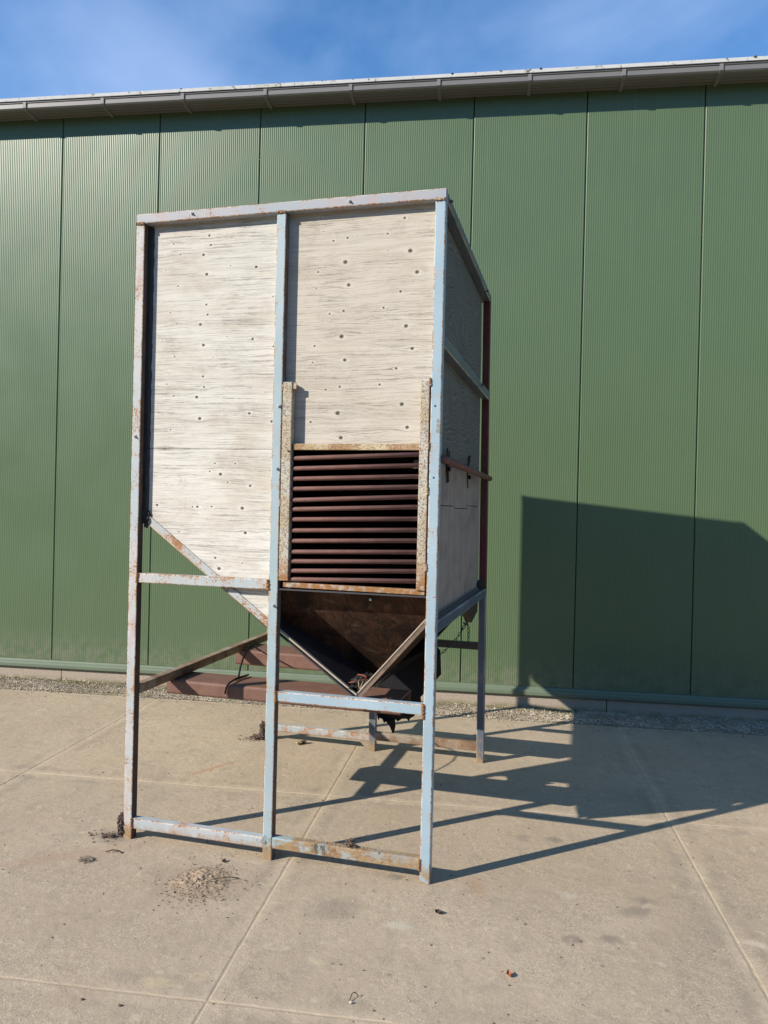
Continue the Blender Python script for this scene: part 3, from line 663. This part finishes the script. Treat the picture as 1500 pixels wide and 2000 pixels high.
# grate bars
zl = [896.1,915.9,935.8,955.3,977,994.8,1014.5,1036,1056.2,1077.2,1095.7,1114.2,1130.7]; zr_ = [888.2,909.4,930.7,950.9,970.1,989.9,1012.8,1034.5,1055,1077.2,1095.9,1114.2,1133.4]
xl = [0, -3, -3, -2, -3, -3, -4, -5, -6, -7, -7, -8, -10]
for i in range(13):
    ZL = 1.9965-(zl[i]-896.1)*.002555; ZR = 2.0195-(zr_[i]-888.2)*.002452
    x0 = -.741+.0022*xl[i]*.6+.0
    pts = [(x0, .022, ZL), (x0+.004, .022, ZL), (-.099, .022, ZR)]
    V, F = [], []; sweep(V, F, [(x0+.010, .022, ZL), (-.099, .022, ZR)], circ(.0112, 12), cap=True)
    b = len(V)      # domed end
    for s_, rr in ((.004, .0100), (-.0005, .0068)): V += [(x0+s_, .022+rr*math.cos(t), ZL+rr*math.sin(t)) for t in [2*math.pi*j/12 for j in range(12)]]
    tip = len(V); V.append((x0-.0025, .022, ZL))
    # connect (order of circle in sweep: a=cross(x,up)=-y, b=up)
    ring0 = list(range(12)); ringA = [b+((6-j) % 12) for j in range(12)]; ringB = [b+12+((6-j) % 12) for j in range(12)]
    for r0, r1 in ((ring0, ringA), (ringA, ringB)):
        for j in range(12): F.append((r0[j], r1[j], r1[(j+1) % 12], r0[(j+1) % 12]))
    for j in range(12): F.append((ringB[j], tip, ringB[(j+1) % 12]))
    F = [f for f in F if f != tuple(reversed(range(12)))]
    mesh('grate_bar', V, F, RUST, hop, smooth=True)
# inner odds and ends just visible behind the bars
mesh('inner_bracket', [(-.135, .052, 1.995), (-.10, .052, 1.995), (-.112, .052, 1.955), (-.14, .052, 1.953), (-.135, .058, 1.995), (-.10, .058, 1.995), (-.112, .058, 1.955), (-.14, .058, 1.953)],
     [(0, 3, 2, 1), (4, 5, 6, 7), (0, 1, 5, 4), (1, 2, 6, 5), (2, 3, 7, 6), (3, 0, 4, 7)], BEAM, hop)
blob('foam_scrap', (-.19, .07, 2.027), (.028, .012, .006), simple('pale_foam', (.5, .45, .42), .9), hop, 2, .4, 2, 5)
# --- ribbed sealing profile above the low side rail
for k in range(4): bar('sealing_profile', (-.036+.004*k, .06, 1.246-.006*k), (-.036+.004*k, 1.66, 1.243-.006*k), .004, .0045, EDGEG if k % 2 == 0 else DARKST, hop, .001)
blob('sealant_lump', (-.03, 1.74, 1.25), (.02, .07, .03), SEAL, hop, 3, .7, 3, 8)
# straps hanging behind the pipe
for (y, z0, z1, dy) in ((.40, 1.90, 2.08, .02), (.455, 1.905, 2.07, 0), (1.15, 1.895, 2.095, .0), (1.21, 1.99, 2.10, -.03)):
    V, F = [], []; sweep(V, F, [(-.034, y, z1), (-.040, y+dy*.3, (z0+z1)/2), (-.036, y+dy, z0)], rsq(.014, .005, .001, 1), (1, 0, 0)); mesh('rubber_strap', V, F, BLACK, hop)
for y, z in ((.47, 1.975), (1.22, 1.965)): rod('strap_nut', [(-.044, y, z), (-.030, y, z)], .014, BLACK, hop, 6, False)
# --- bolts and holes
def bolt(x, z): 
    o = rod('bolt', [(x, -.012, z), (x, .004, z)], .0045, ZINC, hop, 8); 
    rod('bolt_head', [(x, -.006, z), (x, .0005, z)], .0075, ZINC, o, 6, False); return o
def bolt(x, z):
    V, F = [], []; sweep(V, F, [(x, -.016, z), (x, -.006, z)], circ(.004, 8)); sweep(V, F, [(x, -.006, z), (x, .001, z)], circ(.008, 6)); return mesh('bolt', V, F, ZINC, hop)
for x, z in ((-1.318, 3.244), (-.473, 3.238), (-.815, 2.254), (-.818, 1.945), (-.820, 1.267), (-1.619, 2.105)): bolt(x, z)
for x, z in ((-.028, 2.245), (-.027, 1.909), (-.756, 2.03)): rod('bolt_hole', [(x, -.0055 if x < -.5 else -.0006, z), (x, .004, z)], .0048, M_SEAM, hop, 10)
for y, z in ((.12, 3.245), (1.60, 3.22), (1.42, 2.565)):
    V, F = [], []; sweep(V, F, [(-.002, y, z), (.012, y, z)], circ(.007, 6)); mesh('bolt', V, F, DARKST, hop)
for z in (2.80, 2.1, 1.82, 1.3): rod('bolt_hole', [(-.026, D-T-.0006, z), (-.026, D-T+.01, z)], .004, M_SEAM, hop, 8)
# --- weld beads
def weld(p0, p1, r=.006, s=0):
    V, F = [], []; P0, P1 = Vector(p0), Vector(p1); n_ = max(6, int((P1-P0).length/.003))
    pts = [P0.lerp(P1, i/n_) for i in range(n_+1)]; base = circ(r, 8)
    sweep(V, F, pts, base)
    V2 = []
    for i, v in enumerate(V):
        c = pts[min(i//8, n_)]; d = Vector(v)-c; k = 1+.75*mn.fractal(Vector((i//8*.8+s*9, (i % 8)*.9, s)), 1, 2, 3); V2.append(tuple(c+d*k))
    mesh('weld_bead', V2, F, WELD, hop)
zt_ = H-T
for i, x in enumerate((-W_, -.85, -.05)): weld((x+.001, -.001, zt_-.001), (x+T-.002, -.001, zt_-.001), .0075, i)
weld((-W_+T, -.001, 1.342), (-W_+T, -.001, 1.392), .006, 4); weld((-.851, -.001, 1.342), (-.851, -.001, 1.392), .0075, 5)
weld((-.799, -.001, .79), (-.799, -.001, .842), .007, 6); weld((-.051, -.001, .775), (-.051, -.001, .845), .008, 7)
weld((-W_+T, -.001, .055), (-W_+T, -.001, .11), .006, 8); weld((-.051, -.001, .06), (-.051, -.001, .115), .006, 9)
for z in (2.34, 2.04, 1.83, 1.47): weld((-.0535, -.001, z), (-.0535, -.001, z+.035), .006, int(z*10))
for z in (2.33, 1.76, 1.41): weld((-.7975, .0, z), (-.7975, .0, z+.03), .004, int(z*13))
# --- black rubber boot under the chute with its torn lower flap
fr = [(-.455, .838), (-.52, .70), (-.516, .56), (-.30, .545), (-.248, .60), (-.250, .658), (-.137, .794), (-.14, .938), (-.19, .948), (-.235, .995), (-.37, .86)]
V = [(x, .90+.02*math.sin(i*2.3), z) for i, (x, z) in enumerate(fr)]+[(x-.05, 1.02, z+.005) for x, z in fr]; n_ = len(fr)
F = [tuple(range(n_)), tuple(reversed(range(n_, 2*n_)))]+[(i, i+n_, (i+1) % n_+n_, (i+1) % n_) for i in range(n_)]
mesh('rubber_boot', V, F, BLACK, hop)
tf = [(-.525, .60), (-.516, .54), (-.506, .498), (-.493, .515), (-.477, .51), (-.467, .487), (-.455, .497), (-.432, .465), (-.419, .43), (-.409, .428), (-.402, .47), (-.405, .511), (-.389, .497), (-.367, .514), (-.336, .52), (-.32, .507), (-.312, .526), (-.284, .546), (-.262, .60)]
V = [(x, .885+.015*math.sin(x*30), z) for x, z in tf]+[(x, .889+.015*math.sin(x*30), z) for x, z in tf]; n_ = len(tf)
F = [tuple(range(n_)), tuple(reversed(range(n_, 2*n_)))]+[(i, i+n_, (i+1) % n_+n_, (i+1) % n_) for i in range(n_)]
mesh('torn_flap', V, F, BLACK, hop)
# notch bracket under the side rail
mesh('notch_bracket', [(-.012, 1.02, 1.165), (-.012, 1.52, 1.155), (-.012, 1.50, 1.10), (-.012, 1.25, 1.06), (-.05, 1.02, 1.165), (-.05, 1.52, 1.155), (-.05, 1.50, 1.10), (-.05, 1.25, 1.06)],
     [(0, 3, 2, 1), (4, 5, 6, 7), (0, 1, 5, 4), (1, 2, 6, 5), (2, 3, 7, 6), (3, 0, 4, 7)], simple('dark_brown_steel', (.05, .03, .025), .6), hop)
# chain
CH = simple('green_black_chain', (.035, .055, .035), .5, .5)
def torus_mesh():
    V, F = [], []; K, J = 14, 6
    for i in range(K):
        t = 2*math.pi*i/K; cx, cy = .0125*math.cos(t)*1.25, .0065*math.sin(t)
        nx, ny = math.cos(t), math.sin(t)
        for j in range(J):
            s_ = 2*math.pi*j/J; V.append((cx+nx*.0024*math.cos(s_), cy+ny*.0024*math.cos(s_), .0024*math.sin(s_)))
    for i in range(K):
        for j in range(J): F.append((i*J+j, ((i+1) % K)*J+j, ((i+1) % K)*J+(j+1) % J, i*J+(j+1) % J))
    me = bpy.data.meshes.new('chain_link'); me.from_pydata(V, [], F); me.materials.append(CH); return me
tm = torus_mesh()
def chain(pts, anchor):
    ch = rod('chain', anchor, .006, CH, hop, 8)
    Pv = [Vector(p) for p in pts]; seg = []; step = .026
    tot = sum((Pv[i+1]-Pv[i]).length for i in range(len(Pv)-1)); n_ = int(tot/step); d = 0; i = 0; acc = 0
    for k in range(n_+1):
        t = k*step
        i = 0; acc = 0
        while i < len(Pv)-2 and acc+(Pv[i+1]-Pv[i]).length < t: acc += (Pv[i+1]-Pv[i]).length; i += 1
        dirv = (Pv[i+1]-Pv[i]).normalized(); p = Pv[i]+dirv*(t-acc)
        o = bpy.data.objects.new('chain_link', tm); C.objects.link(o)
        q = dirv.to_track_quat('X', 'Z').to_matrix().to_4x4() @ Matrix.Rotation(R(90 if k % 2 else 0)+R(35), 4, 'X')
        o.parent = ch; o.matrix_parent_inverse = (INV[hop.name].inverted() @ Matrix.Identity(4)).inverted() if False else Matrix.Identity(4)
        o['_mw'] = 1; o.matrix_basis = Matrix.Translation(p) @ q
    return ch
chain([(-.03, 1.09, 1.075), (-.05, 1.06, 1.03), (-.09, 1.00, .965), (-.164, .9, .894)], [(-.03, 1.05, 1.085), (-.03, 1.12, 1.065)])
chain([(-.025, 1.12, 1.07), (-.02, 1.14, 1.04), (-.02, 1.143, .955)], [(-.025, 1.10, 1.10), (-.022, 1.13, 1.065)])
# cables hooked round the fork tubes
rod('black_cable', [(-1.283, .6, .752), (-1.293, .64, .794), (-1.306, .7, .834), (-1.321, .78, .871), (-1.341, .88, .888), (-1.363, .98, .883), (-1.384, 1.06, .859), (-1.407, 1.12, .824), (-1.45, 1.30, .77)], .0055, BLACK, hop, 8)
rod('black_cable', [(-1.268, .395, .701), (-1.256, .396, .744), (-1.246, .41, .762), (-1.251, .5, .765), (-1.238, .58, .765), (-1.235, .63, .762), (-1.247, .60, .758), (-1.262, .5, .757)], .005, BLACK, hop, 8)
# debris in the tip of the V
OR = simple('orange_twine', (.24, .06, .025), .6)
rod('orange_twine', [(-.407, .12, .861), (-.433, .12, .856), (-.455, .115, .872), (-.452, .11, .890), (-.429, .12, .894), (-.402, .12, .899), (-.376, .13, .909), (-.371, .14, .917), (-.390, .14, .925), (-.42, .15, .925)], .003, OR, hop, 6)
blob('grass_wisp', (-.396, .11, .893), (.010, .010, .010), simple('pale_green_wisp', (.26, .28, .15), .8), hop, 2, .9, 3, 4)
for k in range(5): rod('grass_wisp', [(-.40, .08, .862), (-.40+.01*k, .07, .885), (-.42+.022*k, .08+.01*k, .90+.004*k)], .0016, M_STRAW, hop, 4)
V, F = [], []; sweep(V, F, [(-.335, .044, 1.318), (-.335, .060, 1.312)], circ(.006, 8)); mesh('bolt', V, F, ZINC, hop)
# small marks on the front right leg: three ochre stamped figures, a red tick and a rust patch
OC = simple('ochre_mark', (.30, .25, .13), .8)
def ringmark(x, z, rx, rz):
    V, F = [], []; K = 14
    for i in range(K):
        a = 2*math.pi*i/K
        for k in (1, .62): V += [(x+rx*k*math.cos(a), -.0016, z+rz*k*math.sin(a)), (x+rx*k*math.cos(a), .001, z+rz*k*math.sin(a))]
    for i in range(K):
        a, b = i*4, ((i+1) % K)*4; F += [(a, b, b+2, a+2), (a, a+1, b+1, b), (a+2, b+2, b+3, a+3)]
    return V, F
def figure(x, z, rings):
    V, F = [], []
    for dz, rx, rz in rings:
        v, f = ringmark(x, z+dz, rx, rz); b = len(V); V += v; F += [tuple(b+i for i in q) for q in f]
    mesh('stamped_figure', V, F, OC, hop)
figure(-.014, 2.175, [(.0045, .005, .0045), (-.0045, .0055, .005)]); figure(-.014, 2.152, [(0, .0055, .009)]); figure(-.015, 2.129, [(.0045, .005, .0045), (-.0045, .0055, .005)])
box('red_tick', (-.019, -.0013, 1.348), (-.003, .001, 1.3515), simple('red_mark', (.45, .12, .09), .8), hop)
blob('rust_patch', (-.0005, .018, 1.61), (.003, .012, .055), WELD, hop, 3, .5, 3, 77)
blob('debris_crumbs', (-.405, .20, .885), (.05, .14, .022), PLYI, hop, 3, .6, 4, 9)
WARP = False

# ------------------------------------------------------------------ loose things on the concrete
MUD = simple('dried_mud', (.125, .09, .07), .95, .1, .5, 60, .004)
MUDL = simple('sandy_dirt', (.30, .225, .155), .95, .1, .35, 50, .003)
def crumbs(name, m, c, n_, rad, size, parent=None, zmul=1., seed=0, z0=0, pile=0.):
    g = np.random.default_rng(seed); V, F = [], []
    base = [(1, 0, 0), (0, 1, 0), (-1, 0, 0), (0, -1, 0), (0, 0, 1), (0, 0, -1)]; fs = [(0, 1, 4), (1, 2, 4), (2, 3, 4), (3, 0, 4), (1, 0, 5), (2, 1, 5), (3, 2, 5), (0, 3, 5)]
    for i in range(n_):
        x, y = g.normal(0, rad[0]), g.normal(0, rad[1]); s = size*g.uniform(.3, 1.4)**1.5; b = len(V)
        hz = pile*math.exp(-(x/rad[0])**2/1.2-(y/rad[1])**2/1.2)*g.uniform(.7, 1.05)
        M3 = Matrix.Rotation(g.uniform(0, 6), 3, Vector(g.normal(size=3)).normalized()) if True else None
        for q in base:
            v = M3 @ Vector((q[0]*s*g.uniform(.6, 1.3), q[1]*s*g.uniform(.6, 1.2), q[2]*s*g.uniform(.4, .9)*zmul)); V.append((c[0]+x+v.x, c[1]+y+v.y, z0+hz+s*.4+v.z))
        F += [tuple(b+k for k in f) for f in fs]
    return mesh(name, V, F, m, parent)
def mud(name, label, c, parts, cr, seed):
    e = empty(name, (c[0], c[1], 0)); tag(e, label, 'mud')
    for i, (p, s) in enumerate(parts): blob('clod', p, s, MUD, e, 4, .5, 3.2, seed+i)
    o = crumbs('crumbs', MUD, (c[0]+cr[0], c[1]+cr[1]), 110, (.05, .03), .0042, e, seed=seed); o['kind'] = 'stuff'
    return e
mud('mud_clump', 'dark mud clump stuck to the front left foot of the hopper', (-1.68, .01), [((-1.656, .012, .085), (.020, .022, .038)), ((-1.654, .01, .04), (.018, .022, .032)), ((-1.70, -.01, .008), (.018, .014, .010)), ((-1.735, -.025, .005), (.012, .009, .007))], (-.05, -.02), 3)
mud('mud_clump', 'grey mud clump beside the rear left foot of the hopper', (-1.70, 1.83), [((-1.665, 1.83, .07), (.024, .026, .06)), ((-1.665, 1.82, .03), (.028, .026, .026)), ((-1.71, 1.82, .018), (.032, .028, .017)), ((-1.755, 1.83, .006), (.014, .012, .008))], (-.05, -.03), 23)
e = empty('mud_clod', (-.40, .02, .115)); tag(e, 'lump of dried mud lying on the front bottom rail', 'mud clod')
blob('clod', (-.402, .022, .132), (.021, .017, .019), MUD, e, 4, .6, 2.4, 41); blob('clod', (-.375, .022, .121), (.012, .014, .008), MUD, e, 3, .6, 2.4, 44)
o = crumbs('crumbs', MUDL, (-.40, .024), 110, (.075, .011), .0032, e, seed=12, z0=.1145); o['kind'] = 'stuff'
o = crumbs('crumbs', MUDL, (-.60, .026), 90, (.055, .011), .003, e, seed=14, z0=.1145); o['kind'] = 'stuff'
# straw fibres stuck on the rail and at the middle foot
STR = simple('pale_fibre', (.24, .19, .115), .9, .1)
def fibres(name, label, c, n_, sp, ln, seed):
    V, F = [], []; g = np.random.default_rng(seed)
    for i in range(n_):
        x, z = c[0]+g.normal(0, sp[0]), c[2]+g.normal(0, sp[1]); pts = [(x, c[1]+.001, z)]
        for k in range(4): pts.append((pts[-1][0]+g.normal(0, ln*.25), pts[-1][1]-abs(g.normal(0, .0015)), pts[-1][2]-abs(g.normal(0, ln*.35))))
        sweep(V, F, pts, circ(.0008, 3), (0, 1, 0))
    o = mesh(name, V, F, STR); tag(o, label, 'straw', kind='stuff')
fibres('straw_wisps', 'wisps of straw hanging over the right part of the front bottom rail', (-.545, -.002, .115), 26, (.03, .006), .022, 2)
fibres('straw_wisps', 'straw fibres caught round the middle front foot', (-.835, -.003, .105), 20, (.022, .016), .012, 3)
# dirt pile in front
e = empty('dirt_pile', (-1.03, -.31, 0)); tag(e, 'flat heap of sandy dirt and mulch in front of the hopper', 'dirt')
V, F = [], []; K = 60
for j in range(K+1):
    for i in range(K+1):
        x, y = -1+2*i/K, -1+2*j/K; r = math.hypot(x, y*1.1); f = max(0, 1-r)**.8
        h = .020*f*(.45+.9*abs(mn.fractal(Vector((x*3.4, y*6, 2)), .9, 2, 5)))*1.4
        V.append((-1.03+x*.15, -.30+y*.17, h-.002))
for j in range(K):
    for i in range(K): b = j*(K+1)+i; F.append((b, b+1, b+K+2, b+K+1))
mesh('heap', V, F, MUDL, e)
o = crumbs('crumbs', MUDL, (-1.03, -.31), 800, (.085, .10), .0032, e, seed=5, pile=.008); o['kind'] = 'stuff'
o = crumbs('crumbs', MUD, (-.99, -.36), 150, (.09, .10), .003, e, seed=6, pile=.008); o['kind'] = 'stuff'
rod('twig', [(-1.0, -.345, .018), (-.96, -.30, .024), (-.91, -.25, .018), (-.865, -.225, .006)], .0028, STR, e, 6)
def leaf(name, label, cat, c, s, m, seed, curl=.5):
    V, F = [], []; g = random.Random(seed); K = 8; a0 = g.uniform(0, 6.28)
    for j in range(K+1):
        t = j/K; w_ = math.sin(math.pi*min(1, t*1.02))**.7*s*.45*g.uniform(.8, 1.15)
        for i in (-1, 0, 1):
            x, y = (t-.5)*s, i*w_; z = .002+curl*s*(abs(i)*.35+(.5-t)**2*.9+g.uniform(0, .08)); V.append((c[0]+x*math.cos(a0)-y*math.sin(a0), c[1]+x*math.sin(a0)+y*math.cos(a0), z))
    for j in range(K):
        for i in range(2): b = j*3+i; F.append((b, b+1, b+4, b+3))
    n_ = len(V); V += [(x, y, z-.0012) for x, y, z in V]; F += [tuple(n_+q for q in reversed(f)) for f in F]
    o = mesh(name, V, F, m); tag(o, label, cat); return o
DK = simple('dark_dead_leaf', (.06, .045, .035), .8, .2, .4, 90)
RD = simple('russet_leaf', (.30, .10, .05), .7, .3, .4, 90)
leaf('dead_leaf', 'curled pale dead leaf lying behind the middle front leg', 'leaf', (-1.364, 1.80), .06, M_STRAW, 4, .7)
leaf('dead_leaf', 'small dark dead leaf tip by its shadow behind the middle front leg', 'leaf', (-1.335, 1.825), .05, DK, 5, .9)
leaf('dead_leaf', 'small curled russet leaf alone on the concrete at lower right', 'leaf', (.435, -.606), .028, RD, 7, 1.)
leaf('dead_leaf', 'tiny dark leaf between the dirt heap and the front bottom rail', 'leaf', (-1.015, -.085), .026, DK, 8, .7)
leaf('dead_leaf', 'crumpled dark leaf scrap on the slab right of the front right foot', 'leaf', (.09, -.24), .035, DK, 9, .6)
rod('dark_twig', [(-1.62, -.175, .006), (-1.59, -.16, .012), (-1.555, -.152, .008), (-1.54, -.16, .004)], .003, DK); tag(bpy.data.objects['dark_twig'], 'short curved dark twig on the concrete left of the dirt heap', 'twig')
e = blob('mulch_clod', (-1.66, -.27, .001), (.038, .026, .006), simple('grey_mulch', (.20, .155, .115), .95, .1, .5, 60, .003), None, 4, .9, 3, 60); tag(e, 'flat dark mulch clod on the concrete at far left', 'mulch')
o = rod('cable_offcut', [(-.097, -.93, .006), (-.096, -.922, .008), (-.095, -.908, .016), (-.089, -.90, .018), (-.079, -.898, .013), (-.073, -.901, .005)], .0016, BLACK, None, 6); tag(o, 'bent black cable offcut standing on the concrete near the bottom edge', 'cable')
o = blob('white_pebble', (-.089, -.94, .006), (.006, .005, .004), simple('white_stone', (.45, .42, .36), .8), None, 2, .3, 2, 70); tag(o, 'small white pebble against the bent black cable', 'pebble')
for i, (x, y, s, lb) in enumerate(((.44, -.665, .004, 'tiny dark pebble just below the russet leaf'), (.62, -.86, .007, 'dark grey pebble beside the sandy crumbs at the lower right'), (-1.62, -.985, .005, 'dark pebble at lower left near the slab joint'), (-1.00, -1.20, .006, 'dark stone chip close to the bottom left edge'), (-.855, -1.19, .0065, 'blackish stone chip nearer the slab joint, close to the bottom left edge'))):
    o = blob('pebble', (x, y, s*.5), (s, s*.8, s*.7), MUD, None, 2, .5, 2, 80+i); tag(o, lb, 'pebble')
o = crumbs('sandy_crumbs', MUDL, (.80, -.93), 260, (.10, .03), .0055, seed=31); tag(o, 'sandy crumbs scattered at the lower right corner', 'crumbs', kind='stuff')
g_ = np.random.default_rng(99); V, F = [], []
o = crumbs('grit', MUD, (-.3, .2), 520, (1.6, 1.2), .0035, seed=33); tag(o, 'fine dark grit scattered over the concrete', 'grit', kind='stuff')
o = crumbs('grit', M_PEB, (-.3, .0), 500, (1.6, 1.1), .0028, seed=35); tag(o, 'fine pale grit scattered over the concrete', 'grit', kind='stuff')

# chain links were placed in world coordinates: give them the right parent inverse
bpy.context.view_layer.update()
for o in bpy.data.objects:
    if '_mw' in o:
        del o['_mw']; mw = o.matrix_basis.copy(); o.matrix_parent_inverse = o.parent.matrix_world.inverted()
for o in bpy.data.objects:
    if o.parent is None:
        for k, g in (('dead_leaf', 'dead leaves lying on the concrete'), ('pebble', 'loose pebbles and stone chips on the concrete'), ('mud_clump', 'mud clumps at the left feet of the hopper')):
            if o.name.split('.')[0] == k: o['group'] = g
scn.render.engine = 'CYCLES'
